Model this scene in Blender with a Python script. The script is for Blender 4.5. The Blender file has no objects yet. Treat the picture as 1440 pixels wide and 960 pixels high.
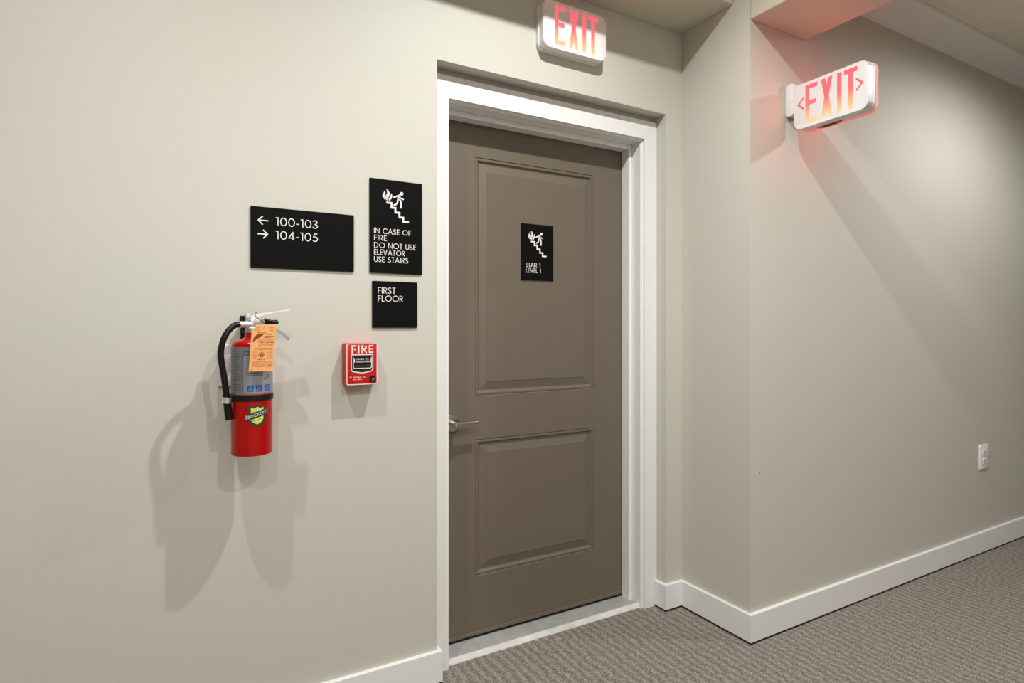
import bpy, bmesh, math, random
from mathutils import Vector, Matrix

SC = bpy.context.scene
COL = SC.collection
PI = math.pi

# ------------------------------------------------------------------ camera
cam_d = bpy.data.cameras.new('camera'); cam = bpy.data.objects.new('camera', cam_d)
COL.objects.link(cam); SC.camera = cam
cam.location = (0, 0, 1.235)
cam.rotation_euler = (PI/2, 0, -math.atan2(473, 832))
cam_d.sensor_width = 36; cam_d.lens = 36*832/1440; cam_d.shift_y = -19/1440
cam_d.clip_start = 0.02

# ------------------------------------------------------------------ world, exposure
w = bpy.data.worlds.new('world'); SC.world = w; w.use_nodes = True
w.node_tree.nodes['Background'].inputs[0].default_value = (0.9, 0.85, 0.78, 1)
w.node_tree.nodes['Background'].inputs[1].default_value = 0.05
vs = SC.view_settings
vs.view_transform = 'Standard'; vs.look = 'None'; vs.gamma = 1; vs.use_curve_mapping = False
vs.exposure = 0.06

# ------------------------------------------------------------------ ceiling lamps and added fill lights (all outside the frame)
def lamp(name, loc, watts, col=(1, .93, .83), radius=.03, spot=None, blend=.3, aim=None):
    l = bpy.data.lights.new(name, 'SPOT' if spot else 'POINT')
    l.energy = watts; l.color = col; l.shadow_soft_size = radius
    if spot: l.spot_size = math.radians(spot); l.spot_blend = blend
    o = bpy.data.objects.new(name, l); COL.objects.link(o); o.location = loc
    if aim: o.rotation_euler = (Vector(aim)-Vector(loc)).to_track_quat('-Z', 'Y').to_euler()
    return o
WARM = (1, 1, .985)
def panel(name, loc, size, watts, col=(1, .96, .89)):
    l = bpy.data.lights.new(name, 'AREA'); l.shape = 'RECTANGLE'; l.size, l.size_y = size; l.energy = watts; l.color = col
    o = bpy.data.objects.new(name, l); COL.objects.link(o); o.location = loc
    return o
lamp('ceiling_lamp', (1.05, .98, 2.96), 116, WARM, .026, 161, .88)
lamp('ceiling_lamp', (-.24, .98, 2.96), 66, WARM, .026, 156, .98)
lamp('downlight', (.72, -.80, 2.93), 62, WARM, .025, 150, .35)
lamp('downlight', (-.42, -.80, 2.93), 46, WARM, .025, 150, .35)
lamp('corridor_downlight', (3.45, .60, 2.71), 68, (1, .985, .985), .05, 172, .6)
panel('lobby_fill', (.6, -1.75, 2.95), (2.4, .5), 26, (1, .97, .92))  # soft fill light added behind the camera, not a known fixture
panel('corridor_fill', (4.2, -1.5, 2.72), (2.4, .5), 4, (1, .97, .92))  # weak fill light added to even out the corridor wall

# ------------------------------------------------------------------ materials
def mat(name, col, rough=.5, metal=0, spec=.5, emit=None, es=0, coat=0):
    m = bpy.data.materials.new(name); m.use_nodes = True
    b = m.node_tree.nodes['Principled BSDF']
    b.inputs['Base Color'].default_value = (*col, 1)
    b.inputs['Roughness'].default_value = rough
    b.inputs['Metallic'].default_value = metal
    b.inputs['Specular IOR Level'].default_value = spec
    b.inputs['Coat Weight'].default_value = coat
    if emit: b.inputs['Emission Color'].default_value = (*emit, 1); b.inputs['Emission Strength'].default_value = es
    return m
def nd(m, t, **k):
    n = m.node_tree.nodes.new(t)
    for a, v in k.items(): setattr(n, a, v)
    return n
def lk(m, a, b): m.node_tree.links.new(a, b)
def bump(m, scale, strength, dist=.001, detail=3, coord='Object'):
    tc = nd(m, 'ShaderNodeTexCoord'); n = nd(m, 'ShaderNodeTexNoise')
    n.inputs['Scale'].default_value = scale; n.inputs['Detail'].default_value = detail
    lk(m, tc.outputs[coord], n.inputs['Vector'])
    b = nd(m, 'ShaderNodeBump'); b.inputs['Strength'].default_value = strength; b.inputs['Distance'].default_value = dist
    lk(m, n.outputs['Fac'], b.inputs['Height'])
    lk(m, b.outputs['Normal'], m.node_tree.nodes['Principled BSDF'].inputs['Normal'])
    return n, tc
def tint(m, noise_scale, c1, c2, tc, detail=2):
    n = nd(m, 'ShaderNodeTexNoise'); n.inputs['Scale'].default_value = noise_scale; n.inputs['Detail'].default_value = detail
    lk(m, tc.outputs['Object'], n.inputs['Vector'])
    r = nd(m, 'ShaderNodeValToRGB'); r.color_ramp.elements[0].position = .35; r.color_ramp.elements[1].position = .65
    r.color_ramp.elements[0].color = (*c1, 1); r.color_ramp.elements[1].color = (*c2, 1)
    lk(m, n.outputs['Fac'], r.inputs['Fac'])
    lk(m, r.outputs['Color'], m.node_tree.nodes['Principled BSDF'].inputs['Base Color'])

M_wall = mat('beige_wall_paint', (.60, .587, .517), .62, spec=.3)
_n, _t = bump(M_wall, 260, .12, .0006); tint(M_wall, 1.3, (.605, .585, .515), (.595, .588, .518), _t)
M_ceil = mat('beige_ceiling_paint', (.62, .585, .48), .7, spec=.2); bump(M_ceil, 200, .1, .0006)
M_trim = mat('white_trim_paint', (.86, .86, .855), .38, spec=.4); bump(M_trim, 30, .05, .0006)
M_door = mat('taupe_door_paint', (.158, .13, .098), .42, spec=.45); bump(M_door, 350, .10, .0004)
M_alu = mat('ribbed_aluminium', (.62, .62, .61), .5, .25)
_n, _t = bump(M_alu, 90, .3, .0005); tint(M_alu, 25, (.50, .50, .49), (.58, .58, .57), _t, 6)
M_marble = mat('pale_sill', (.72, .71, .68), .5)
_n, _t = bump(M_marble, 40, .4, .001); tint(M_marble, 9, (.60, .58, .52), (.82, .82, .8), _t, 5)
M_black = mat('shade_black', (.01, .01, .01), .9)  # black for painted gap shade and the backing behind the door
M_sign = mat('matt_black_plastic', (.006, .006, .0055), .5, spec=.05); bump(M_sign, 500, .15, .0003)
M_text = mat('raised_white_lettering', (.86, .85, .82), .5)
M_white = mat('white_plastic', (.86, .86, .85), .3)
M_plastic = mat('lavender_white_plastic', (.75, .7, .74), .4)
M_red = mat('red_enamel', (.42, .003, .002), .22, spec=.3, coat=.12)
M_redp = mat('red_plastic', (.56, .016, .010), .38, spec=.3)
M_redd = mat('dark_red_plastic', (.26, .012, .01), .4)
M_hose = mat('black_rubber', (.006, .006, .006), .35, spec=.3)
M_bplast = mat('black_plastic', (.007, .007, .008), .4, spec=.3)
M_steel = mat('brushed_steel', (.85, .85, .84), .32, .8)
M_cast = mat('cast_aluminium', (.50, .50, .49), .45, .85); bump(M_cast, 120, .2, .0005)
M_nickel = mat('satin_nickel', (.56, .52, .46), .24, 1)
M_label = mat('silver_label', (.22, .225, .235), .45, .2)
M_labeld = mat('label_print', (.09, .09, .1), .5)
M_labell = mat('label_pale_panel', (.28, .29, .32), .5, .05)
M_blue = mat('blue_icon_print', (.03, .12, .42), .45)
M_lime = mat('yellow_green_print', (.62, .74, .10), .45)
M_grey = mat('grey_print', (.28, .27, .27), .5)
M_tag = mat('orange_tag_card', (.93, .43, .15), .65)
M_tagp = mat('brown_tag_print', (.20, .06, .02), .7)
M_tagf = mat('faint_tag_print', (.55, .18, .07), .7)
M_wire = mat('black_wire', (.015, .015, .015), .4)
M_slot = mat('dark_slot', (.03, .03, .03), .7)
M_glowrim = mat('red_lit_rim', (.8, .35, .33), .4, emit=(1, .10, .08), es=.55)

# EXIT letters: red lens lit from the LED row at the bottom of the housing
def exit_letter_mat():
    m = mat('red_lit_lens', (.45, .03, .04), .35)
    tc = nd(m, 'ShaderNodeTexCoord'); sp = nd(m, 'ShaderNodeSeparateXYZ'); mr = nd(m, 'ShaderNodeMapRange')
    mr.inputs['From Min'].default_value = 0; mr.inputs['From Max'].default_value = .148
    lk(m, tc.outputs['Object'], sp.inputs[0]); lk(m, sp.outputs['Z'], mr.inputs['Value'])
    r = nd(m, 'ShaderNodeValToRGB'); e = r.color_ramp.elements
    e[0].position = 0; e[0].color = (1, .78, .42, 1)
    e[1].position = 1; e[1].color = (.92, .145, .19, 1)
    for p, c in ((.20, (1, .55, .27, 1)), (.48, (.97, .20, .20, 1))):
        q = e.new(p); q.color = c
    lk(m, mr.outputs[0], r.inputs['Fac'])
    b = m.node_tree.nodes['Principled BSDF']
    lk(m, r.outputs['Color'], b.inputs['Emission Color']); b.inputs['Emission Strength'].default_value = .85
    return m
M_exit = exit_letter_mat()
M_chev = mat('dim_red_lens', (.62, .10, .13), .4, emit=(.9, .12, .15), es=.35)

def carpet_mat():
    m = mat('ribbed_taupe_carpet', (.2, .17, .14), .95, spec=.05)
    b = m.node_tree.nodes['Principled BSDF']
    tc = nd(m, 'ShaderNodeTexCoord')
    # wavy ribs that run away from the camera, zig-zagging a little
    sp = nd(m, 'ShaderNodeSeparateXYZ'); lk(m, tc.outputs['Object'], sp.inputs[0])
    def mth(op, a, bb=None, cc=None):
        n = nd(m, 'ShaderNodeMath', operation=op)
        for i, v in enumerate((a, bb, cc)):
            if v is None: continue
            if isinstance(v, (int, float)): n.inputs[i].default_value = v
            else: lk(m, v, n.inputs[i])
        return n.outputs[0]
    zig = mth('PINGPONG', sp.outputs['Y'], .028)
    nz = nd(m, 'ShaderNodeTexNoise'); nz.inputs['Scale'].default_value = 11; nz.inputs['Detail'].default_value = 3
    lk(m, tc.outputs['Object'], nz.inputs['Vector'])
    wob = mth('MULTIPLY', nz.outputs['Fac'], .045)
    xx = mth('ADD', mth('ADD', sp.outputs['X'], mth('MULTIPLY', zig, .18)), wob)
    s1 = mth('SINE', mth('MULTIPLY', xx, 2*PI/.036))
    rib = mth('MULTIPLY_ADD', s1, .5, .5)
    fine = nd(m, 'ShaderNodeTexNoise'); fine.inputs['Scale'].default_value = 170; fine.inputs['Detail'].default_value = 3
    fine.inputs['Roughness'].default_value = .8
    lk(m, tc.outputs['Object'], fine.inputs['Vector'])
    mid = nd(m, 'ShaderNodeTexNoise'); mid.inputs['Scale'].default_value = 55; mid.inputs['Detail'].default_value = 2
    lk(m, tc.outputs['Object'], mid.inputs['Vector'])
    f1 = mth('MULTIPLY_ADD', fine.outputs['Fac'], 2.6, -.80)
    f = mth('ADD', mth('MULTIPLY', rib, .15), mth('ADD', mth('MULTIPLY', f1, .66), mth('MULTIPLY', mid.outputs['Fac'], .28)))
    r = nd(m, 'ShaderNodeValToRGB'); e = r.color_ramp.elements
    e[0].position = .15; e[0].color = (.075, .062, .052, 1)
    e[1].position = .92; e[1].color = (.56, .50, .44, 1)
    q = e.new(.52); q.color = (.235, .205, .178, 1)
    lk(m, f, r.inputs['Fac']); lk(m, r.outputs['Color'], b.inputs['Base Color'])
    bp = nd(m, 'ShaderNodeBump'); bp.inputs['Strength'].default_value = .6; bp.inputs['Distance'].default_value = .0025
    lk(m, f, bp.inputs['Height']); lk(m, bp.outputs['Normal'], b.inputs['Normal'])
    return m
M_carpet = carpet_mat()

# ------------------------------------------------------------------ mesh helpers
def obj(name, bm, m, parent=None, loc=(0, 0, 0), smooth=False, label=None):
    me = bpy.data.meshes.new(name)
    bmesh.ops.remove_doubles(bm, verts=bm.verts, dist=1e-7)
    bmesh.ops.recalc_face_normals(bm, faces=bm.faces)
    bm.to_mesh(me); bm.free(); me.materials.append(m)
    if smooth:
        for p in me.polygons: p.use_smooth = True
        me.set_sharp_from_angle(angle=math.radians(38))
    o = bpy.data.objects.new(name, me); COL.objects.link(o); o.location = loc
    if parent: o.parent = parent
    if label: o['label'] = label
    return o
def thing(name, label, cat, loc, rotz=0):
    o = bpy.data.objects.new(name, None); COL.objects.link(o)
    o.empty_display_size = .05; o.location = loc; o.rotation_euler = (0, 0, rotz)
    o['label'] = label; o['category'] = cat
    return o
def struct(o):
    o['kind'] = 'structure'; return o
def bx(bm, x0, x1, y0, y1, z0, z1, bev=0, seg=2):
    r = bmesh.ops.create_cube(bm, size=1)
    v = r['verts']
    for q in v: q.co = Vector(((q.co.x+.5)*(x1-x0)+x0, (q.co.y+.5)*(y1-y0)+y0, (q.co.z+.5)*(z1-z0)+z0))
    if bev:
        ed = list({e for q in v for e in q.link_edges})
        bmesh.ops.bevel(bm, geom=ed, offset=bev, segments=seg, affect='EDGES', profile=.5)
    return bm
def box(*a, **k): return bx(bmesh.new(), *a, **k)
def prism(bm, pts, y0, y1, bev=0, seg=2):
    """outline in (x, z), extruded from y0 (front) to y1"""
    a = [bm.verts.new((p[0], y0, p[1])) for p in pts]
    b = [bm.verts.new((p[0], y1, p[1])) for p in pts]
    f = bm.faces.new(a); bm.faces.new(list(reversed(b)))
    for i in range(len(pts)):
        j = (i+1) % len(pts); bm.faces.new((a[i], b[i], b[j], a[j]))
    if bev:
        bmesh.ops.bevel(bm, geom=list(f.edges), offset=bev, segments=seg, affect='EDGES', profile=.5)
    return bm
def rrect(x0, x1, z0, z1, r, n=7):
    out = []
    for cx, cz, a0 in ((x1-r, z1-r, 0), (x0+r, z1-r, 90), (x0+r, z0+r, 180), (x1-r, z0+r, 270)):
        for i in range(n+1):
            a = math.radians(a0+90*i/n); out.append((cx+r*math.cos(a), cz+r*math.sin(a)))
    return out
def lathe(bm, prof, c=(0, 0, 0), n=48, axis='Z'):
    rings = []
    for r, z in prof:
        if r < 1e-6: rings.append([bm.verts.new((0, 0, z))])
        else: rings.append([bm.verts.new((r*math.cos(2*PI*i/n), r*math.sin(2*PI*i/n), z)) for i in range(n)])
    for a, b in zip(rings, rings[1:]):
        for i in range(n):
            j = (i+1) % n
            if len(a) == 1 and len(b) == 1: continue
            if len(a) == 1: bm.faces.new((a[0], b[i], b[j]))
            elif len(b) == 1: bm.faces.new((a[i], a[j], b[0]))
            else: bm.faces.new((a[i], a[j], b[j], b[i]))
    vs_ = [v for r in rings for v in r]
    if axis == 'Y': M = Matrix.Rotation(PI/2, 4, 'X')     # +z -> -y
    elif axis == 'X': M = Matrix.Rotation(PI/2, 4, 'Y')   # +z -> +x
    else: M = Matrix.Identity(4)
    for v in vs_: v.co = M @ v.co + Vector(c)
    return bm
def tube(bm, pts, rad, n=14, caps=True, sub=4, closed=False):
    P = [Vector(p) for p in pts]; out = []
    N = len(P)
    if sub > 1:
        for i in range(N if closed else N-1):
            p0 = P[(i-1) % N] if (closed or i > 0) else P[0]*2-P[1]
            p1, p2 = P[i], P[(i+1) % N]
            p3 = P[(i+2) % N] if (closed or i+2 < N) else P[-1]*2-P[-2]
            for k in range(sub):
                t = k/sub
                out.append(.5*((2*p1)+(-p0+p2)*t+(2*p0-5*p1+4*p2-p3)*t*t+(-p0+3*p1-3*p2+p3)*t**3))
        if not closed: out.append(P[-1])
    else: out = P
    rs = rad if isinstance(rad, (list, tuple)) else None
    rings = []; up = None
    for i, p in enumerate(out):
        if closed: d = (out[(i+1) % len(out)]-out[i-1]).normalized()
        else: d = (out[min(i+1, len(out)-1)]-out[max(i-1, 0)]).normalized()
        if up is None: up = d.orthogonal().normalized()
        up = (up-d*up.dot(d)).normalized(); s = d.cross(up)
        r = rad if rs is None else rs[0]+(rs[1]-rs[0])*i/(len(out)-1)
        rings.append([bm.verts.new(p+r*(math.cos(2*PI*k/n)*up+math.sin(2*PI*k/n)*s)) for k in range(n)])
    pairs = list(zip(rings, rings[1:]))
    if closed: pairs.append((rings[-1], rings[0]))
    for a, b in pairs:
        for k in range(n): bm.faces.new((a[k], a[(k+1) % n], b[(k+1) % n], b[k]))
    if caps and not closed: bm.faces.new(rings[0]); bm.faces.new(rings[-1])
    return bm
def ribbon(pts, wd, closed=False):
    """2-D stroke -> list of quads with mitred joints"""
    P = [Vector(p).to_2d() if len(p) > 2 else Vector(p) for p in pts]
    P = [p for i, p in enumerate(P) if i == 0 or (p-P[i-1]).length > 1e-6]
    N = len(P); L = []; R = []
    for i in range(N):
        a = P[i-1] if (i > 0 or closed) else None
        b = P[(i+1) % N] if (i < N-1 or closed) else None
        d1 = (P[i]-a).normalized() if a is not None else None
        d2 = (b-P[i]).normalized() if b is not None else None
        if d1 is None: d1 = d2
        if d2 is None: d2 = d1
        n1 = Vector((-d1.y, d1.x)); n2 = Vector((-d2.y, d2.x))
        m_ = n1+n2
        m_ = m_.normalized() if m_.length > 1e-4 else n1
        k = min(1/max(m_.dot(n1), .3), 2.6)*wd/2
        L.append(P[i]+m_*k); R.append(P[i]-m_*k)
    q = []
    for i in range(N if closed else N-1):
        j = (i+1) % N; q.append((L[i], L[j], R[j], R[i]))
    return q

# ------------------------------------------------------------------ geometric sans stroke font (cap height 1)
def arc(cx, cy, rx, ry, a0, a1, n=14):
    return [(cx+rx*math.cos(math.radians(a0+(a1-a0)*i/n)), cy+ry*math.sin(math.radians(a0+(a1-a0)*i/n))) for i in range(n+1)]
def font(k):
    h = k/2; t = 1-h; mid = .5
    G = {}
    G['I'] = (k, [[(h, 0), (h, 1)]])
    G['1'] = (.34, [[(.04, t-.02), (.30-h, t-.02)], [(.30-h, 0), (.30-h, 1)]])
    G['0'] = (.66, [arc(.33, .5, .33-h, .5-h, 0, 360, 26)])
    G['O'] = (1.0, [arc(.5, .5, .5-h, .5-h, 0, 360, 28)])
    G['N'] = (.74, [[(h, 0), (h, .97), (.74-h, .03), (.74-h, 1)]])
    G['C'] = (.84, [arc(.5, .5, .5-h, .5-h, 46, 314, 22)])
    G['A'] = (.80, [[(h*.9, 0), (.4, .985), (.8-h*.9, 0)], [(.17, .32), (.63, .32)]])
    G['S'] = (.52, [arc(.26, .745, .215, .255-h, 30, 270, 12)[:-1]+arc(.24, .265, .235, .265-h, 90, -150, 12)])
    G['E'] = (.46, [[(.46, t), (h, t), (h, h), (.46, h)], [(h, .52), (.43, .52)]])
    G['F'] = (.45, [[(.45, t), (h, t), (h, 0)], [(h, .50), (.42, .50)]])
    G['D'] = (.76, [[(h, h), (.28, h)]+arc(.27, .5, .49-h, .5-h, -90, 90, 14)+[(h, t), (h, h), (h+.01, h)]])
    G['T'] = (.50, [[(0, t), (.5, t)], [(.25, t), (.25, 0)]])
    G['U'] = (.64, [[(h, 1)]+[(x, y) for x, y in arc(.32, .32, .32-h, .32-h, 180, 360, 14)]+[(.64-h, 1)]])
    G['L'] = (.42, [[(h, 1), (h, h), (.42, h)]])
    G['V'] = (.78, [[(h*.9, 1), (.39, .015), (.78-h*.9, 1)]])
    G['R'] = (.56, [[(h, 0), (h, t), (.28, t)]+arc(.27, .735, .24-h*.4, .265-h, 90, -90, 10)+[(h, .47)], [(.25, .47), (.52, 0)]])
    G['P'] = (.54, [[(h, 0), (h, t), (.28, t)]+arc(.27, .71, .24-h*.2, .29-h, 90, -90, 10)+[(h, .42)]])
    G['B'] = (.56, [[(h, h), (h, t), (.25, t)]+arc(.25, .745, .22, .255-h, 90, -90, 8)+arc(.27, .265, .25, .265-h, 90, -90, 8)+[(h, h)]])
    G['H'] = (.66, [[(h, 0), (h, 1)], [(.66-h, 0), (.66-h, 1)], [(h, .5), (.66-h, .5)]])
    G['W'] = (1.1, [[(h, 1), (.3, 0), (.55, .95), (.8, 0), (1.1-h, 1)]])
    G['K'] = (.6, [[(h, 0), (h, 1)], [(.56, 1), (h, .45)], [(.22, .58), (.58, 0)]])
    G['Y'] = (.66, [[(.03, 1), (.33, .48), (.63, 1)], [(.33, .5), (.33, 0)]])
    G['X'] = (.62, [[(.04, 0), (.58, 1)], [(.04, 1), (.58, 0)]])
    G['3'] = (.54, [arc(.25, .755, .20, .245-h, 155, -90, 12)[:-1]+arc(.25, .27, .245, .27-h, 90, -160, 14)])
    G['4'] = (.62, [[(.62, .24), (.06, .24), (.46, .97)], [(.46, 1), (.46, 0)]])
    G['5'] = (.56, [[(.50, t), (.19, t), (.12, .56)]+arc(.27, .32, .25, .32-h, 118, -150, 14)])
    G['2'] = (.54, [arc(.27, .74, .22, .26-h, 165, -30, 10)+[(.06, h), (.54, h)]])
    G['-'] = (.30, [[(.02, .36), (.28, .36)]])
    G['('] = (.2, [arc(.3, .5, .22, .55, 120, 240, 8)])
    return G
def text_strokes(s, x, z, h, width=None, k=.13, gap=.12, space=.3):
    G = font(k); sx = 1.0
    def total(): return sum((space if c == ' ' else G[c][0])+gap for c in s)-gap
    if width: sx = width/(total()*h)
    cx = x; out = []
    for c in s:
        if c == ' ': cx += (space+gap)*h*sx; continue
        wd, st = G[c]
        for p in st: out.append(([(cx+q[0]*h*sx, z+q[1]*h) for q in p], k*h, False))
        cx += (wd+gap)*h*sx
    return out
def add_strokes(bm, strokes, y0, y1):
    for pts, wd, cl in strokes:
        for q in ribbon(pts, wd, cl):
            try: prism(bm, [(v.x, v.y) for v in q], y0, y1)
            except ValueError: pass
    return bm
def dots(bm, x0, z0, n, y, seed, step=.0046):
    rnd = random.Random(seed); x = x0
    for i in range(n):
        for a in range(2):
            for b in range(3):
                if rnd.random() < .5:
                    lathe(bm, [(.0008, 0), (.0006, .0004), (0, .0006)], (x+a*.0021, y, z0-b*.0021), 6, 'Y')
        x += step*1.35
    return bm

# ================================================================== SETTING
A = 1.921; C = 1.558; B = 1.962          # door wall plane (y), corridor wall plane (y), return wall plane (x)
NL, NR, NT = .792, 1.866, 2.171          # door niche
XL, XR = -3.2, 7.6
YB = -2.3

struct(obj('floor', box(XL, XR, YB, 2.4, -.1, 0), M_carpet))
# door wall, one mesh with the niche cut into it
wb = bmesh.new()
bx(wb, XL, NL, A, 2.2, 0, 3.05)
bx(wb, NR, B, A, 2.2, 0, 3.05)
bx(wb, NL, NR, A, 2.2, NT, 3.05)
bx(wb, NL, .845, 1.995, 2.2, 0, NT)          # niche back either side of and above the door frame
bx(wb, 1.80, NR, 1.995, 2.2, 0, NT)
bx(wb, .845, 1.80, 1.995, 2.2, 2.072, NT)
struct(obj('wall_back', wb, M_wall))
struct(obj('wall_right', box(B, XR, C, 2.2, 0, 3.05), M_wall))
struct(obj('wall_left', box(XL-.1, XL, YB, 2.2, 0, 3.05), M_wall))
struct(obj('wall_front', box(XL, XR, YB-.1, YB, 0, 3.05), M_wall))
struct(obj('wall_far', box(XR, XR+.1, YB, 2.2, 0, 3.05), M_wall))
struct(obj('wall_light_block', box(.7, 2.0, 2.2, 2.3, 0, 2.3), M_black))  # unseen black backing added behind the door to stop light leaks
struct(obj('ceiling', box(XL, 2.31, YB, 1.64, 2.99, 3.1), M_ceil))
struct(obj('ceiling_soffit', box(XL, B, 1.64, A, 2.545, 3.1, bev=.004), M_ceil))
struct(obj('ceiling_beam', box(1.964, 2.312, YB, C, 2.447, 3.1, bev=.004), M_ceil))
struct(obj('ceiling_corridor', box(2.312, XR, YB, C, 2.745, 3.1), mat('corridor_ceiling_paint', (.76, .72, .62), .7, spec=.2)))
# sloping crown moulding on the corridor wall beyond the beam
cm = bmesh.new()
prof = [(0, 2.655), (-.006, 2.655), (-.009, 2.660), (-.009, 2.668), (-.018, 2.672), (-.105, 2.728), (-.112, 2.730), (-.118, 2.738), (-.118, 2.745), (0, 2.745)]
va = [cm.verts.new((2.312, C+p[0], p[1])) for p in prof]; vb = [cm.verts.new((XR, C+p[0], p[1])) for p in prof]
cm.faces.new(va); cm.faces.new(list(reversed(vb)))
for i in range(len(prof)):
    j = (i+1) % len(prof); cm.faces.new((va[i], vb[i], vb[j], va[j]))
struct(obj('trim_1', cm, M_trim, label='sloping crown moulding'))

# baseboards: profile swept along a floor path, with a black strip painting the shade at the carpet
def baseboard(name, path, t=.015, h=.115, gap=.008, m=M_trim):
    """path: list of (x, y) on the wall face; room side is to the right of travel"""
    bm = bmesh.new()
    P = [Vector(p) for p in path]
    def off(i, d):
        a = (P[i]-P[i-1]).normalized() if i > 0 else None
        b = (P[i+1]-P[i]).normalized() if i < len(P)-1 else None
        if a is None: a = b
        if b is None: b = a
        na = Vector((a.y, -a.x)); nb = Vector((b.y, -b.x))
        mm = (na+nb).normalized(); return P[i]+mm*d/mm.dot(na)
    pr = [(0, gap), (t, gap), (t, h-.002), (t-.002, h), (0, h)]
    rings = [[bm.verts.new((*off(i, d), z)) for d, z in pr] for i in range(len(P))]
    for a, b in zip(rings, rings[1:]):
        for k in range(len(pr)):
            l = (k+1) % len(pr); bm.faces.new((a[k], b[k], b[l], a[l]))
    bm.faces.new(rings[0]); bm.faces.new(list(reversed(rings[-1])))
    o = struct(obj(name, bm, m))
    g = bmesh.new()
    pr = [(0, 0), (t-.0004, 0), (t-.0004, gap), (0, gap)]
    rings = [[g.verts.new((*off(i, d), z)) for d, z in pr] for i in range(len(P))]
    for a, b in zip(rings, rings[1:]):
        for k in range(4):
            l = (k+1) % 4; g.faces.new((a[k], b[k], b[l], a[l]))
    obj('gap_shade', g, M_black, o)
    return o
baseboard('baseboard_left', [(XL, A), (NL, A), (NL, 1.970)])
baseboard('baseboard_right', [(NR, 1.973), (NR, A), (B, A), (B, C), (XR, C)])

# ================================================================== DOOR
def casing():
    """three mitred boards, each with a small bead on its inner edge"""
    yb, yf = 1.995, 1.974
    xo0, xi0, xi1, xo1 = .7945, .8590, 1.7935, 1.8645
    zi, zo = 2.0660, 2.1475
    prof = [(-.0055, yb), (-.0055, yf+.0135), (-.0045, yf+.0125), (-.0005, yf+.0125), (0, yf+.0115), (0, yf+.0008), (.0008, yf), (1, yf), (1, yb)]
    def pos(q, o, i, wdt):   # q metres from the inner edge (1 = outer edge)
        t = 1 if q == 1 else q/wdt
        return i+(o-i)*t
    res = []
    for kind in ('l', 'r', 't'):
        bm = bmesh.new(); ra = []; rb = []
        for q, y in prof:
            zt = pos(q, zo, zi, .081)
            xl = pos(q, xo0, xi0, .0645 if kind != 't' else .081*1.0)
            if kind == 't': xl = pos(q, xo0, xi0, .081)
            xr = pos(q, xo1, xi1, .072 if kind == 'r' else .081)
            if kind == 'l': ra.append((xl, y, 0)); rb.append((xl, y, pos(q, zo, zi, .0645)))
            if kind == 'r': ra.append((xr, y, 0)); rb.append((xr, y, pos(q, zo, zi, .072)))
            if kind == 't': ra.append((xl, y, zt)); rb.append((xr, y, zt))
        g = .0004
        if kind == 'l': rb = [(x, y, z-g) for x, y, z in rb]
        if kind == 'r': rb = [(x, y, z-g) for x, y, z in rb]
        va = [bm.verts.new(p) for p in ra]; vb = [bm.verts.new(p) for p in rb]
        bm.faces.new(va); bm.faces.new(list(reversed(vb)))
        for k in range(len(va)):
            l = (k+1) % len(va); bm.faces.new((va[k], vb[k], vb[l], va[l]))
        res.append(bm)
    return res
dr = bpy.data.objects.new('door_1', None); COL.objects.link(dr); dr.location = (1.32, 2.1, 0); struct(dr)
dr['label'] = 'taupe two-panel stair door in a white frame'
DL = (-1.32, -2.1, 0)
def dpart(name, bm, m, label=None, smooth=False, parent=None):
    o = obj(name, bm, m, parent or dr, DL if parent is None else (0, 0, 0), smooth, label); return o
for bm in casing(): dpart('casing', bm, M_trim, 'white mitred casing board')
for x0, x1, s0, s1 in ((.85, .861, .861, .876), (1.784, 1.80, 1.767, 1.784)):
    j = box(x0, x1, 1.992, 2.16, 0, 2.06); dpart('jamb', j, M_trim)
    j = box(s0, s1, 2.047, 2.098, 0, 2.058, bev=.0025); dpart('door_stop', j, M_trim)
dpart('jamb', box(.85, 1.80, 1.992, 2.16, 2.0575, 2.0715), M_trim)
dpart('door_stop', box(.876, 1.767, 2.047, 2.098, 2.036, 2.0575, bev=.0025), M_trim)

# slab with moulded raised panels
def slab():
    bm = bmesh.new()
    X0, X1, Z0, Z1, Y0, Y1 = .864, 1.779, .030, 2.052, 2.10, 2.145
    px0, px1 = 1.026, 1.613
    zs = [(.255, .795), (.966, 1.910)]
    xs = [X0, px0, px1, X1]; zz = [Z0, zs[0][0], zs[0][1], zs[1][0], zs[1][1], Z1]
    V = {}
    def v(x, y, z):
        k = (round(x, 5), round(y, 5), round(z, 5))
        if k not in V: V[k] = bm.verts.new((x, y, z))
        return V[k]
    for i in range(3):
        for j in range(5):
            if i == 1 and j in (1, 3): continue
            bm.faces.new((v(xs[i], Y0, zz[j]), v(xs[i+1], Y0, zz[j]), v(xs[i+1], Y0, zz[j+1]), v(xs[i], Y0, zz[j+1])))
    # (inset, depth) rings from the stile surface into the panel field
    prof = [(0, 0), (.0025, .0035), (.006, .0015), (.012, .0015), (.017, .0085), (.020, .0105), (.024, .0105), (.054, .0035), (.0555, .002)]
    for z0, z1 in zs:
        R = [[v(px0+a, Y0+d, z0+a), v(px1-a, Y0+d, z0+a), v(px1-a, Y0+d, z1-a), v(px0+a, Y0+d, z1-a)] for a, d in prof]
        for a, b in zip(R, R[1:]):
            for k in range(4):
                l = (k+1) % 4; bm.faces.new((a[k], a[l], b[l], b[k]))
        bm.faces.new(R[-1])
    bx(bm, X0, X1, Y0+.013, Y1, Z0, Z1)
    for a, b in (((X0, Z0), (X1, Z0)), ((X1, Z0), (X1, Z1)), ((X1, Z1), (X0, Z1)), ((X0, Z1), (X0, Z0))):
        bm.faces.new((v(a[0], Y0, a[1]), v(a[0], Y0+.013, a[1]), v(b[0], Y0+.013, b[1]), v(b[0], Y0, b[1])))
    return bm
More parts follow.
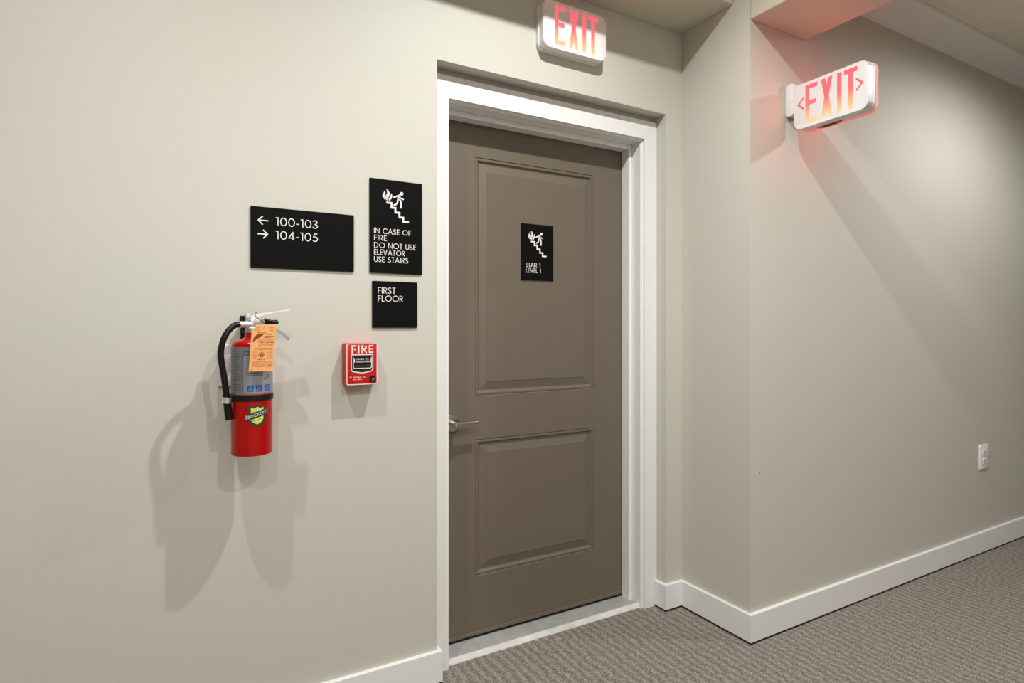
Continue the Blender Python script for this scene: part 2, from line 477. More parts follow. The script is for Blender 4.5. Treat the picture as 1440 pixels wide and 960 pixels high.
leaf = dpart('door_leaf', slab(), M_door)
dpart('door_sweep', box(.866, 1.777, 2.094, 2.12, .026, .040, bev=.002), M_door, 'taupe strip along the foot of the door', parent=leaf)
dpart('door_gap_shade', box(.862, 1.781, 2.104, 2.13, .017, .03), M_black, 'black strip painting the shade under the door')  # solid black strip stands in for shade in the gap
# threshold: ribbed aluminium plate and a pale sill in front of it
tb = bmesh.new(); bx(tb, .861, 1.782, 2.011, 2.15, 0, .0135)
n = 22
M_groove = mat('groove_shade', (.16, .16, .155), .7)  # plate darkened between the ribs, groove shade put into the colour
th = dpart('threshold', tb, M_groove, 'ribbed aluminium threshold plate')
tr = bmesh.new()
for i in range(n):
    y = 2.0125+i*(.087/n); bx(tr, .861, 1.782, y, y+.0030, .0130, .0150)
tro = dpart('threshold_ribs', tr, M_alu, parent=th); tro['kind'] = 'stuff'
sl = bmesh.new()
pr = [(1.994, 0), (1.996, .004), (2.004, .0145), (2.010, .0155), (2.012, .0155), (2.012, 0)]
for (xa, xb) in ((.861, 1.792),):
    a = [sl.verts.new((xa, p[0], p[1])) for p in pr]; b = [sl.verts.new((xb, p[0], p[1])) for p in pr]
    sl.faces.new(a); sl.faces.new(list(reversed(b)))
    for i in range(len(pr)):
        j = (i+1) % len(pr); sl.faces.new((a[i], b[i], b[j], a[j]))
dpart('sill_strip', sl, M_marble, 'pale strip in front of the threshold plate')
# lever handle
hc = (.925, 2.10, .868)
h = bmesh.new()
lathe(h, [(.0, 0), (.033, 0), (.033, .006), (.031, .010), (.012, .0115), (0, .0115)], (hc[0], 2.100, hc[2]), 40, 'Y')
rose = dpart('door_handle', h, M_nickel, 'satin nickel lever handle', smooth=True)
h = bmesh.new(); lathe(h, [(.0115, .009), (.0105, .020), (.0105, .046), (.0125, .052), (.0125, .062), (.010, .066), (0, .067)], (hc[0], 2.100, hc[2]), 28, 'Y')
dpart('spindle', h, M_nickel, smooth=True, parent=rose)
h = bmesh.new()
sec = [(.0, .0105, .0085), (.010, .0105, .008), (.035, .0105, .0065), (.075, .0103, .006), (.083, .0098, .0055), (.086, .008, .004)]
rings = []
for dx, rz, ry in sec:
    rings.append([h.verts.new((hc[0]+.004+dx, 2.043+ry*math.copysign(abs(math.cos(t))**.7, math.cos(t))+.004*dx/.086, hc[2]+rz*math.copysign(abs(math.sin(t))**.7, math.sin(t)))) for t in [2*PI*i/24 for i in range(24)]])
for a, b in zip(rings, rings[1:]):
    for k in range(24): h.faces.new((a[k], a[(k+1) % 24], b[(k+1) % 24], b[k]))
h.faces.new(rings[0]); h.faces.new(rings[-1])
dpart('lever', h, M_nickel, smooth=True, parent=rose)

# ================================================================== SIGNS
def plaque(name, label, loc, wd, ht, t=.006):
    r = thing(name, label, 'sign', loc)
    obj('plate', prism(bmesh.new(), rrect(0, wd, -ht, 0, .0012, 2), -t, 0, .0004, 1), M_sign, r)
    return r
TR = .0009   # how far lettering stands proud
def line(root, s, x, zb, h, width=None, k=.13, t=.006, gap=.12, space=.3, name='lettering', m=M_text, proud=TR):
    return obj(name, add_strokes(bmesh.new(), text_strokes(s, x, zb, h, width, k, gap, space), -t-proud, -t+.0002), m, root)
def arrow(root, x0, x1, z, t=.006):
    k = .0033; d = 1 if x1 > x0 else -1
    st = [([(x0, z), (x1-d*.002, z)], k, False), ([(x1-d*.0135, z+.0128), (x1-d*.0008, z), (x1-d*.0135, z-.0128)], k, False)]
    obj('arrow_symbol', add_strokes(bmesh.new(), st, -t-TR, -t+.0002), M_text, root)
def pictogram(root, dx, dz, s, t=.006):
    def T(p): return [(dx+a*s, dz-b*s) for a, b in p]
    # flame: three tongues
    fl = bmesh.new()
    tongues = [
        [(.0475, .0375), (.0500, .0430), (.0495, .0500), (.0520, .0570), (.0560, .0640), (.0550, .0685), (.0520, .0660), (.0485, .0590), (.0470, .0610), (.0505, .0690), (.0460, .0650), (.0415, .0590), (.0400, .0540), (.0420, .0480), (.0455, .0430)],
        [(.0530, .0315), (.0590, .0345), (.0630, .0395), (.0650, .0450), (.0640, .0510), (.0610, .0570), (.0595, .0630), (.0600, .0690), (.0560, .0695), (.0560, .0630), (.0530, .0570), (.0530, .0510), (.0555, .0450), (.0565, .0400), (.0550, .0355)],
        [(.0705, .0440), (.0730, .0490), (.0730, .0560), (.0705, .0620), (.0665, .0680), (.0635, .0690), (.0625, .0640), (.0640, .0590), (.0680, .0530)],
    ]
    for p in tongues:
        q = T(p)
        a = [fl.verts.new((x, -t-TR, z)) for x, z in q]; b = [fl.verts.new((x, -t+.0002, z)) for x, z in q]
        f = fl.faces.new(a)
        for i in range(len(q)):
            j = (i+1) % len(q); fl.faces.new((a[i], b[i], b[j], a[j]))
        bmesh.ops.triangulate(fl, faces=[f])
    obj('flame_symbol', fl, M_text, root)
    mn = bmesh.new()
    hx, hz = T([(.1065, .0415)])[0]
    prism(mn, [(hx+.0058*s*math.cos(2*PI*i/20), hz+.0058*s*math.sin(2*PI*i/20)) for i in range(20)], -t-TR, -t+.0002)
    st = [([(.077, .058), (.083, .0545), (.096, .0485)], .0045), ([(.100, .0465), (.1005, .0555), (.108, .0585), (.1135, .0605)], .0042),
          ([(.1005, .0455), (.097, .053), (.0945, .060)], .0085),
          ([(.0945, .058), (.0925, .066), (.0915, .0735), (.0865, .079), (.079, .0835)], .0052),
          ([(.0965, .059), (.102, .065), (.1045, .072), (.104, .091)], .0054)]
    add_strokes(mn, [(T(p), wd*s, False) for p, wd in st], -t-TR, -t+.0002)
    obj('figure_symbol', mn, M_text, root)
    sp = [(.0535, .0770), (.0740, .0770), (.0740, .0925), (.0870, .0925), (.0870, .1075), (.1015, .1075), (.1015, .1220), (.1140, .1220), (.1140, .1350), (.1330, .1350)]
    sp = [(.0535, .0765), (.0712, .0765), (.0712, .0915), (.0845, .0915), (.0845, .1065), (.0985, .1065), (.0985, .1215), (.1120, .1215), (.1120, .1352), (.1315, .1352)]
    obj('stair_symbol', add_strokes(bmesh.new(), [(T(sp), .0060*s, False)], -t-TR, -t+.0002), M_text, root)

s = plaque('room_number_sign', 'wide black wall sign reading 100-103 and 104-105 with two white arrows', (.194, A, 1.599), .307, .183)
arrow(s, .049, .020, -.041); arrow(s, .019, .048, -.082)
line(s, '100-103', .069, -.0535, .0258, .125, .096); line(s, '104-105', .069, -.0945, .0258, .125, .096)
obj('braille', dots(bmesh.new(), .019, -.160, 22, -.006, 3), M_sign, s)
s = plaque('fire_stairs_sign', 'tall black sign with flame and stairs symbol reading IN CASE OF FIRE USE STAIRS', (.553, A, 1.728), .181, .311)
pictogram(s, .002, 0, 1)
for tx, zb, wd in (('IN CASE OF', .1810, .127), ('FIRE', .2045, .043), ('DO NOT USE', .2285, .145), ('ELEVATOR', .2515, .105), ('USE STAIRS', .2750, .117)):
    line(s, tx, .014, -zb, .0180, wd, .100, gap=.15)
obj('braille', dots(bmesh.new(), .016, -.288, 16, -.006, 5), M_sign, s)
s = plaque('first_floor_sign', 'small square black sign reading FIRST FLOOR beside the door', (.562, A, 1.390), .155, .154)
line(s, 'FIRST', .018, -.0410, .0205, .060, .10, gap=.15); line(s, 'FLOOR', .018, -.0675, .0205, .086, .10, gap=.15)
obj('braille', dots(bmesh.new(), .020, -.128, 9, -.006, 7), M_sign, s)
s = plaque('stair_level_sign', 'black sign reading STAIR 1 LEVEL 1 fixed on the taupe door', (1.237, 2.102, 1.667), .157, .233, .0055)
pictogram(s, -.008, .002, .985, .0055)
line(s, 'STAIR 1', .021, -.1800, .0178, .070, .10, .0055, .15); line(s, 'LEVEL 1', .021, -.2025, .0178, .073, .10, .0055, .15)

# ================================================================== EXIT SIGNS
def exit_letters(bm):
    """local: u to the right, z up from letter foot; condensed bold capitals, height .148"""
    H = .148; k = .0165
    def P(pts): prism(bm, pts, -.0006, .0012)
    P([(0, 0), (k, 0), (k, H), (0, H)])
    P([(k, H-k), (.050, H-k), (.050, H), (k, H)]); P([(k, 0), (.048, 0), (.048, k), (k, k)]); P([(k, .068), (.044, .068), (.044, .068+k), (k, .068+k)])
    x = .067; wX = .042; c = x+wX/2; q = .0175
    P([(x-.002, H), (c-q/2, H*.52), (c+q/2, H*.52), (x-.002+q, H)][::-1]); P([(x+wX+.002, H), (x+wX+.002-q, H), (c-q/2, H*.52), (c+q/2, H*.52)])
    P([(c-q/2, H*.52), (c+q/2, H*.52), (x-.002+q, 0), (x-.002, 0)][::-1]); P([(c-q/2, H*.52), (c+q/2, H*.52), (x+wX+.002, 0), (x+wX+.002-q, 0)])
    P([(.1295, 0), (.1295+k+.001, 0), (.1295+k+.001, H), (.1295, H)])
    P([(.156, H-k), (.206, H-k), (.206, H), (.156, H)]); P([(.1725, 0), (.190, 0), (.190, H-k), (.1725, H-k)])
    return bm
def exit_sign(name, label, loc, rotz, chevrons, depth=.05, canopy=False):
    r = thing(name, label, 'exit sign', loc, rotz)
    W, Z0, Z1 = .295, -.089, .089
    obj('housing', prism(bmesh.new(), rrect(0, W, Z0, Z1, .026, 9), -.032, 0 if not canopy else 0, .0035, 3), M_white, r, smooth=True)
    obj('back_box', prism(bmesh.new(), rrect(-.003 if not canopy else .004, W+.003 if not canopy else W+.002, Z0-.003, Z1+.002, .028, 9), 0, depth-.032, .002, 2),
        M_white, r, smooth=True)
    if canopy:
        obj('rear_panel', prism(bmesh.new(), rrect(.001, W+.006, Z0-.008, Z1+.001, .029, 9), depth-.032, depth-.0285, .0008, 1), M_glowrim, r, smooth=True, label='thin rear panel with a red glowing edge')
    obj('letter_lens', exit_letters(bmesh.new()), M_exit, r, (.050, -.0325, -.072), label='red lit letters EXIT')
    if chevrons:
        for cx, d in ((.030, -1), (.264, 1)):
            st = [([(cx-d*.012, .0215), (cx+d*.011, 0), (cx-d*.012, -.0215)], .0062, False)]
            obj('direction_chevron', add_strokes(bmesh.new(), st, -.0006, .0012), M_chev, r, (0, -.0325, .009))
    obj('test_hole', lathe(bmesh.new(), [(0, 0), (.0028, 0), (.0028, .001), (0, .001)], (.235 if canopy else .035, -.014, Z0+.0002), 12), M_slot, r)
    return r
e1 = exit_sign('exit_sign', 'lit red and white EXIT sign mounted flat above the door', (1.200, 1.903, 2.386), 0, False, .05)
e2 = exit_sign('exit_sign', 'lit EXIT sign with two red chevrons projecting on a bracket from corridor wall', (2.210, 1.519, 2.122), -PI/2, True, .05, True)
cb = bmesh.new(); prism(cb, rrect(-.039, -.004, -.022, .108, .010, 5), -.030, .030, .004, 2)
obj('wall_canopy', cb, M_white, e2, smooth=True)
obj('canopy_screw', lathe(bmesh.new(), [(0, 0), (.0018, 0), (.0016, .001), (0, .001)], (-.022, -.030, .035), 10, 'Y'), M_slot, e2)
obj('canopy_neck', box(-.006, .004, -.024, .014, -.005, .075, bev=.002), M_white, e2)
lb = bmesh.new(); prism(lb, [(.075+.10*i/14, -.092-.007*math.sin(PI*i/14)) for i in range(15)][::-1]+[(.075, -.088), (.175, -.088)], .002, .014)
obj('lamp_lens', lb, M_redd, e2, label='dark red curved lens under the sign')
# red glow of the signs, plus one added upward light
def sign_red_light(root, loc, aim, watts, size=(.25, .12), spread=PI):
    l = bpy.data.lights.new('exit_red_light', 'AREA'); l.shape = 'RECTANGLE'; l.size, l.size_y = size
    l.energy = watts; l.color = (1, .06, .05); l.spread = spread
    o = bpy.data.objects.new('exit_red_light', l); COL.objects.link(o); o.parent = root; o.location = loc
    o.rotation_euler = (Vector(aim)).to_track_quat('-Z', 'Y').to_euler()
sign_red_light(e1, (.15, -.036, 0), (0, -1, 0), .35)
sign_red_light(e2, (.15, -.036, 0), (0, -1, 0), .30)
sign_red_light(e2, (.15, .024, 0), (0, 1, 0), .40)
sign_red_light(e2, (.15, .002, .093), (-.3, 0, 1), .16, (.16, .012))  # upward red light added to redden the beam
sign_red_light(e2, (.13, .008, -.102), (-.15, 0, -1), .16, (.16, .012))

# ================================================================== FIRE ALARM
fa = thing('fire_alarm', 'small red FIRE alarm pull station under the first floor sign', 'fire alarm', (.465, A, 1.0545))
obj('back_box', prism(bmesh.new(), rrect(0, .100, 0, .132, .004, 4), -.040, 0, .001, 1), M_redp, fa, smooth=True)
obj('front_cover', prism(bmesh.new(), rrect(0, .100, 0, .132, .005, 5), -.052, -.0402, .002, 2), M_redp, fa, smooth=True)
fy = .052
def fstroke(name, st, m, y=fy, proud=.0006, label=None): return obj(name, add_strokes(bmesh.new(), st, -y-proud, -y+.0002), m, fa, label=label)
M_pinkw = mat('pinkish_white_print', (.92, .78, .74), .5)
bd = rrect(.0018, .0982, .0018, .1302, .004, 5); fstroke('border_line', [(bd, .0024, True)], M_pinkw)
fstroke('lettering', text_strokes('FIRE', .0160, .1005, .0250, .0700, .165, .17), M_text)
# handle recess outline, T-shaped black handle
oc = [(.016, .0955), (.084, .0955), (.084, .050), (.080, .043), (.050, .0375), (.020, .043), (.016, .050)]
fstroke('handle_outline', [(oc, .0030, True)], M_pinkw)
r_ = bmesh.new(); prism(r_, oc, -fy-.0003, -fy+.0002); obj('handle_recess', r_, M_slot, fa)
hb = bmesh.new(); prism(hb, [(.0185, .094), (.0185, .089), (.0205, .088), (.0205, .056), (.0245, .0525), (.0755, .0525), (.0795, .056), (.0795, .088), (.0815, .089), (.0815, .094)][::-1], -fy-.0045, -fy, .0006, 1)
hd = obj('pull_handle', hb, M_bplast, fa)
st = text_strokes('PUSH IN', .031, .0795, .0052, .038, .2)+text_strokes('PULL DOWN', .0285, .0715, .0052, .043, .2)
st += [([(.0245, .0715), (.0245, .0845)], .0022, False), ([(.0755, .0715), (.0755, .0845)], .0022, False)]
obj('handle_lettering', add_strokes(bmesh.new(), st, -fy-.0050, -fy-.0043), M_text, hd)
obj('handle_edge', add_strokes(bmesh.new(), [([(.021, .088), (.021, .0560), (.0248, .0530), (.0752, .0530), (.079, .056), (.079, .088)], .0022, False)], -fy-.0049, -fy-.0043), M_pinkw, hd)
obj('grip_line', add_strokes(bmesh.new(), [([(.025, .0600), (.075, .0600)], .0016, False)], -fy-.0050, -fy-.0043), M_grey, hd)
lg = bmesh.new()
add_strokes(lg, [([(.0135+.0022*math.cos(2*PI*i/12), .0245+.0022*math.sin(2*PI*i/12)) for i in range(12)], .0012, True)], -fy-.0006, -fy)
rnd = random.Random(2)
def squiggle(x0, x1, z, h, seed, dens=1.9):
    """unreadably small printed words: upright ticks of uneven height joined by short bars"""
    rn = random.Random(seed); out = []; x = x0
    while x < x1:
        wl = h*rn.uniform(.35, .7)
        if rn.random() < .16: x += h*.6; continue
        hh = h*rn.uniform(.6, 1)
        out.append(([(x, z), (x, z+hh)], h*.22, False))
        out.append(([(x, z+hh*rn.choice((.1, .5, .9))), (min(x+wl, x1), z+hh*rn.choice((.1, .5, .9)))], h*.22, False))
        x += wl+h*.2
    return out
add_strokes(lg, squiggle(.0175, .061, .0228, .0042, 4), -fy-.0006, -fy+.0001)
add_strokes(lg, squiggle(.0215, .053, .0158, .0036, 9), -fy-.0006, -fy+.0001)
obj('maker_lettering', lg, M_pinkw, fa)
kl = bmesh.new(); lathe(kl, [(0, 0), (.0095, 0), (.0095, .004), (.0085, .006), (0, .006)], (.083, -fy, .0190), 24, 'Y')
lck = obj('key_lock', kl, M_bplast, fa, smooth=True, label='round black key lock')
obj('key_slot', add_strokes(bmesh.new(), [([(.080, .0145), (.0875, .0185)], .0018, False)], -fy-.0066, -fy-.0058), M_steel, lck)

# ================================================================== BACKING PLATE + FIRE EXTINGUISHER
bp_ = thing('mounting_plate', 'pale lavender-white plastic plate on the wall behind the fire extinguisher', 'plate', (.108, A, 1.065))
obj('plate', prism(bmesh.new(), rrect(0, .150, 0, .121, .002, 2), -.006, 0, .001, 1), M_plastic, bp_)

EX, EY, EZ, ER = .1865, 1.806, .884, .0535
ex = thing('fire_extinguisher', 'red fire extinguisher with black hose and orange tag hanging on the wall', 'extinguisher', (EX, EY, EZ))
def epart(name, bm, m, label=None, smooth=True, parent=None):
    return obj(name, bm, m, parent or ex, (0, 0, 0), smooth, label)
def EL(p): return (p[0]-EX, p[1]-EY, p[2]-EZ)
cyl = epart('cylinder', lathe(bmesh.new(), [(0, .004), (.044, .004), (.046, 0), (.0515, .0), (ER, .002), (ER, .296), (.0528, .303), (.050, .310), (.044, .3155), (.034, .3185), (.026, .3205), (.0195, .325), (.0172, .333), (.0165, .345), (0, .345)], n=72), M_red)
PHI = math.atan2(-EY, -EX)      # direction of the viewer, only used to choose which way the label faces
def wrap(bm, quads, rr):
    for q in quads:
        # q: 4 points (u, z); split along u for curvature
        pts = [Vector(v) for v in q]
        n = max(1, int(math.ceil((pts[1]-pts[0]).length/.003))); n = min(n, 40)
        m_ = max(1, int(math.ceil(abs(pts[3].x-pts[0].x)/.003))); m_ = min(m_, 40)
        grid = []
        for i in range(n+1):
            a = pts[0].lerp(pts[1], i/n); b = pts[3].lerp(pts[2], i/n); row = []
            for k in range(m_+1):
                p = a.lerp(b, k/m_); t = PHI+p.x/ER
                row.append(bm.verts.new((rr*math.cos(t), rr*math.sin(t), p.y-EZ)))
            grid.append(row)
        for i in range(n):
            for k in range(m_):
                bm.faces.new((grid[i][k], grid[i+1][k], grid[i+1][k+1], grid[i][k+1]))
    return bm
def rectq(u0, u1, z0, z1): return [((u0, z1), (u1, z1), (u1, z0), (u0, z0))]
def wstroke(strokes): return [q for p, wd, cl in strokes for q in ribbon(p, wd, cl)]
lab = epart('label', wrap(bmesh.new(), rectq(-.0805, .088, 1.053, 1.1825), ER+.0004), M_label, 'silver printed label around the upper body')
def lpart(name, q, m, d=.0007): return epart(name, wrap(bmesh.new(), q, ER+d), m, parent=lab)
lpart('label_panel', rectq(-.022, .083, 1.057, 1.172), M_labell, .0006)
for u in (-.0225, .084): lpart('label_border', wstroke([([(u, 1.055), (u, 1.178)], .0014, False)]), M_labeld)
lpart('label_heading', rectq(-.0205, .060, 1.1600, 1.1715), M_labeld, .0008)
tq = []
for i in range(16): tq += wstroke(squiggle(-.075, -.028 if i % 4 else -.045, 1.170-i*.0070, .0030, 20+i))
for i in range(9): tq += wstroke(squiggle(-.017, .018, 1.150-i*.0066, .0030, 60+i))
for i in range(3): tq += wstroke(squiggle(.022, .050, 1.150-i*.0066, .0030, 90+i))
lpart('label_print', tq, M_labeld)
lpart('label_print', wstroke(text_strokes('BUCKEYE', -.018, 1.1625, .006, .05, .2)), M_labell, .0010)
for u0, u1 in ((-.0125, .0040), (.0095, .0270), (.0345, .0520)):
    lpart('safety_icon', rectq(u0, u1, 1.0605, 1.0790), M_blue, .0008)
    um = (u0+u1)/2
    lpart('icon_detail', wstroke([([(um-.005, 1.0635), (um+.002, 1.0745), (um+.005, 1.0745)], .002, False), ([(um+.003, 1.063), (um+.003, 1.069)], .002, False)]), M_labell, .0010)
lpart('icon_detail', wstroke([([(.046, 1.098), (.046, 1.107)], .0035, False), ([(.034, 1.093), (.040, 1.099)], .003, False), ([(.030, 1.092), (.034, 1.096)], .002, False)]), M_labeld)
# shield emblem
sh = bmesh.new()
SU, SZ = .0135, .994
def fan(poly, c):   # polygon -> thin quads towards a centre
    out = []
    for i in range(len(poly)):
        j = (i+1) % len(poly); out.append((poly[i], poly[j], c, c))
    return out
def wrapfan(poly, rr):
    bm = bmesh.new(); cu = sum(p[0] for p in poly)/len(poly); cz = sum(p[1] for p in poly)/len(poly)
    K = 6; dense = []
    for i in range(len(poly)):
        a, b = Vector(poly[i]), Vector(poly[(i+1) % len(poly)])
        for k in range(4): dense.append(a.lerp(b, k/4))
    def v(p): t = PHI+p.x/ER; return bm.verts.new((rr*math.cos(t), rr*math.sin(t), p.y-EZ))
    ce = Vector((cu, cz)); rings = [[v(ce.lerp(p, k/K)) for p in dense] for k in range(1, K+1)]
    c0 = v(ce)
    for i in range(len(dense)): bm.faces.new((c0, rings[0][i], rings[0][(i+1) % len(dense)]))
    for a, b in zip(rings, rings[1:]):
        for i in range(len(dense)):
            j = (i+1) % len(dense); bm.faces.new((a[i], b[i], b[j], a[j]))
    return bm
def sp_(pts, g=0):
    return [(SU+u+(g if u > 0 else -g if u < 0 else 0), SZ+z+(g if z > 0 else -g)) for u, z in pts]
shield = [(-.0195, .0265), (-.010, .0225), (0, .0285), (.010, .0225), (.0190, .0265), (.0195, .000), (.0205, -.010), (.014, -.020), (0, -.0265), (-.014, -.020), (-.0205, -.010), (-.0190, .005)]
emb = epart('shield_emblem', wrapfan(sp_(shield, .0035), ER+.0004), M_slot, 'black edged yellow-green shield sticker')
def ep2(name, bm, m): return epart(name, bm, m, parent=emb)
ep2('shield_field', wrapfan(sp_([(-.0165, .0225), (-.008, .0205), (0, .0255), (.008, .0205), (.0165, .0235), (.017, .0175), (-.0165, .0060)]), ER+.0006), M_lime)
ep2('shield_field', wrapfan(sp_([(.0165, .0005), (.0165, -.008), (.012, -.0165), (0, -.0230), (-.012, -.0165), (-.0185, -.0085), (-.017, -.0105)]), ER+.0006), M_lime)
ban = [(-.029, -.0115), (-.029, .0040), (.029, .0215), (.029, .0060)]
ep2('banner', wrap(bmesh.new(), [tuple((SU+a, SZ+b) for a, b in ban)][0:1], ER+.0007), M_slot)
sl_ = (.0215-.0040)/.058
bt = []
for pts, wd, cl in text_strokes('BUCKEYE', -.0240, 0, .0092, .048, .2, .14):
    bt.append(([(SU+u, SZ+z+(u)*sl_-.0005) for u, z in pts], wd, cl))
ep2('banner_lettering', wrap(bmesh.new(), wstroke(bt), ER+.0009), mat('pale_grey_print', (.5, .48, .46), .5))
for p in ([(-.0280, -.0085), (-.0280, .0025)], [(.0280, .0080), (.0280, .0195)]):
    ep2('banner_end', wrap(bmesh.new(), wstroke([([(SU+u, SZ+z) for u, z in p], .0016, False)]), ER+.0009), M_white)
M_olive = mat('olive_print', (.16, .2, .02), .5)
for q in (squiggle(-.013, -.003, .0145, .0028, 31), squiggle(-.013, .011, -.0115, .0026, 33)):
    ep2('small_lettering', wrap(bmesh.new(), wstroke([([(SU+u, SZ+z+u*.22) for u, z in p], wd, cl) for p, wd, cl in q]), ER+.0009), M_olive)
# strap round the body with the hose clip
sbm = bmesh.new(); lathe(sbm, [(ER+.0003, .151), (ER+.0022, .1515), (ER+.0024, .1665), (ER+.0003, .167)], n=72)
stp = epart('retaining_strap', sbm, M_bplast, 'black band round the body')
cb_ = bmesh.new(); bx(cb_, -.064, -.049, -.024, .004, .148, .170, bev=.002)
epart('clip_block', cb_, M_bplast, parent=stp)
HY = 1.786
hp = [(.159, 1.80, 1.2445), (.142, 1.795, 1.2425), (.127, 1.79, 1.229), (.1155, HY, 1.210), (.1095, HY, 1.190), (.1065, HY, 1.166), (.1085, HY, 1.140), (.1135, HY, 1.107), (.1190, HY, 1.062), (.1225, HY, 1.032)]
epart('hose', tube(bmesh.new(), [EL(p) for p in hp], .0082, 18), M_hose)
epart('nozzle', tube(bmesh.new(), [EL((.1195, HY, 1.054)), EL((.1235, HY, 1.018)), EL((.1275, HY, .985))], [.0094, .0108], 20), M_hose, 'black nozzle end of the hose')
cr = bmesh.new(); lathe(cr, [(.0100, -.008), (.0116, -.008), (.0116, .008), (.0100, .008)], n=24)
for v in cr.verts: v.co = Matrix.Rotation(.11, 4, 'Y') @ v.co+Vector(EL((.1212, HY, 1.038)))
epart('hose_clip', cr, M_steel, 'small metal clip holding the hose')
# valve
vb_ = bmesh.new()
lathe(vb_, [(.0, .338), (.0185, .338), (.0185, .350), (.0150, .354), (.0150, .372), (.0120, .378), (0, .378)], n=24)
bx(vb_, -.012, .024, -.011, .011, .352, .376, bev=.003)
bx(vb_, -.018, -.002, -.008, .008, .360, .392, bev=.003)
epart('valve_body', vb_, M_cast, 'cast metal valve')
fe = bmesh.new(); lathe(fe, [(0, -.034), (.0082, -.034), (.0092, -.032), (.0092, -.014), (.0105, -.013), (.0105, -.002), (0, -.002)], c=(0, -.006, .3605), n=24, axis='X')
epart('hose_coupling', fe, M_steel)
# top lever: folded sheet, from the pivot rising to the right
lv = bmesh.new()
sec = [(-.010, .381, .0085, .0130), (.004, .387, .0100, .0120), (.020, .392, .0100, .0080), (.045, .3955, .0110, .0040), (.075, .4005, .0125, .0032), (.097, .4040, .0115, .0028), (.100, .4048, .0090, .0024)]
rg = []
for x, zt, hw, th in sec:
    rg.append([lv.verts.new((x, -hw, zt-th)), lv.verts.new((x, -hw, zt)), lv.verts.new((x, hw, zt)), lv.verts.new((x, hw, zt-th))])
for a, b in zip(rg, rg[1:]):
    for k in range(4): lv.faces.new((a[k], a[(k+1) % 4], b[(k+1) % 4], b[k]))
lv.faces.new(rg[0]); lv.faces.new(rg[-1])
top = epart('squeeze_lever', lv, mat('bright_zinc_plate', (.93, .93, .93), .25, .15), 'bright steel squeeze lever', smooth=False)

epart('pivot_rivet', lathe(bmesh.new(), [(0, 0), (.003, 0), (.0028, .0018), (0, .0022)], (-.006, -.0100, .381), 14, 'Y'), M_steel, parent=top)
lw = bmesh.new(); rg = []
for x, zt, hw, th in [(.008, .373, .009, .012), (.035, .365, .011, .010), (.058, .354, .012, .009), (.078, .341, .012, .0085), (.094, .3270, .011, .008), (.0965, .3225, .009, .007)]:
    rg.append([lw.verts.new((x, -hw, zt-th)), lw.verts.new((x, -hw, zt)), lw.verts.new((x, hw, zt)), lw.verts.new((x, hw, zt-th))])
for a, b in zip(rg, rg[1:]):
    for k in range(4): lw.faces.new((a[k], a[(k+1) % 4], b[(k+1) % 4], b[k]))
lw.faces.new(rg[0]); lw.faces.new(rg[-1])
epart('carry_handle', lw, M_cast, 'grey cast carry handle', smooth=False)
pn = bmesh.new(); tube(pn, [EL((.214, 1.776, 1.2590)), EL((.232, 1.776, 1.2540)), EL((.252, 1.776, 1.2500))], .0042, 10); bx(pn, .032, .066, -.018, -.010, .362, .374, bev=.002)
epart('safety_pin', pn, M_bplast, 'black plastic safety pin seal')
wr = tube(bmesh.new(), [EL(p) for p in ((.196, 1.772, 1.2775), (.190, 1.768, 1.2745), (.1915, 1.766, 1.2680), (.202, 1.764, 1.2570), (.2115, 1.750, 1.2480), (.2115, 1.737, 1.2385), (.2125, 1.733, 1.2320))], .0011, 8)
tie = epart('tag_tie', wr, M_wire, 'thin black tie holding the tag')
kb = bmesh.new(); tube(kb, [EL((.207, 1.770, 1.2485)), EL((.211, 1.768, 1.2600))], .0045, 10)
epart('pin_collar', kb, M_steel)
# wall hook behind the valve
hk = bmesh.new(); bx(hk, -.030, -.010, .012, .022, .350, .386, bev=.003)
prism(hk, [(-.026, .352), (-.012, .352), (-.008, .325), (-.013, .318)][::-1], .012, .022)
bx(hk, -.020, .020, .020, .1150, .356, .366); bx(hk, -.020, .020, .1085, .1150, .306, .386)
epart('wall_hook', hk, M_bplast, 'black hook bracket behind the valve', smooth=False)
# tag
tg = bmesh.new()
def tp(a, b):   # a across 0..1, b down 0..1 on the hanging card
    tl, tr, bl, br = Vector((.1795, 1.2455)), Vector((.2405, 1.2455)), Vector((.1705, 1.1180)), Vector((.2320, 1.1170))
    return tl.lerp(tr, a).lerp(bl.lerp(br, a), b)
TY = 1.732
def tagpoly(pts, y0=0., y1=.0006): return [EL((tp(*p).x, TY+.0, tp(*p).y)) for p in pts]
def tprism(bm, pts, y0, y1):
    q = tagpoly(pts); prism(bm, [(p[0], p[2]) for p in q], q[0][1]+y0, q[0][1]+y1)
edge = [(0, 1), (0, .16), (.15, .02), (.20, 0), (.80, 0), (.93, .0), (1, .06), (1, 1)]
tprism(tg, edge[::-1], 0, .0007)
tag = epart('inspection_tag', tg, M_tag, 'orange cardboard tag with brown print', smooth=False)
def tstroke(name, st, m, d=.0004):
    bm = bmesh.new()
    for p, wd, cl in st:
        for q in ribbon([(a*.061, b*.128) for a, b in p], wd, cl):
            try: tprism(bm, [(v.x/.061, v.y/.128) for v in q][::-1], -d, .0001)
            except ValueError: pass
    return epart(name, bm, m, smooth=False, parent=tag)
def tsq(x0, x1, b, h, seed): # squiggle in tag units
    return [([(p[0]/.061, 1-(p[1]/.128)) for p in pts], wd, cl) for pts, wd, cl in squiggle(x0*.061, x1*.061, (1-b)*.128, h, seed)]
band = bmesh.new(); tprism(band, [(.06, .38), (.10, .29), (.26, .20), (.56, .20), (.34, .28), (.13, .36)], -.0003, .0001)
epart('tag_banner', band, M_tagp, smooth=False, parent=tag)
st = tsq(.25, .62, .185, .002, 1)+tsq(.62, .82, .225, .003, 2)+tsq(.52, .80, .295, .003, 3)+tsq(.30, .95, .40, .0036, 5)
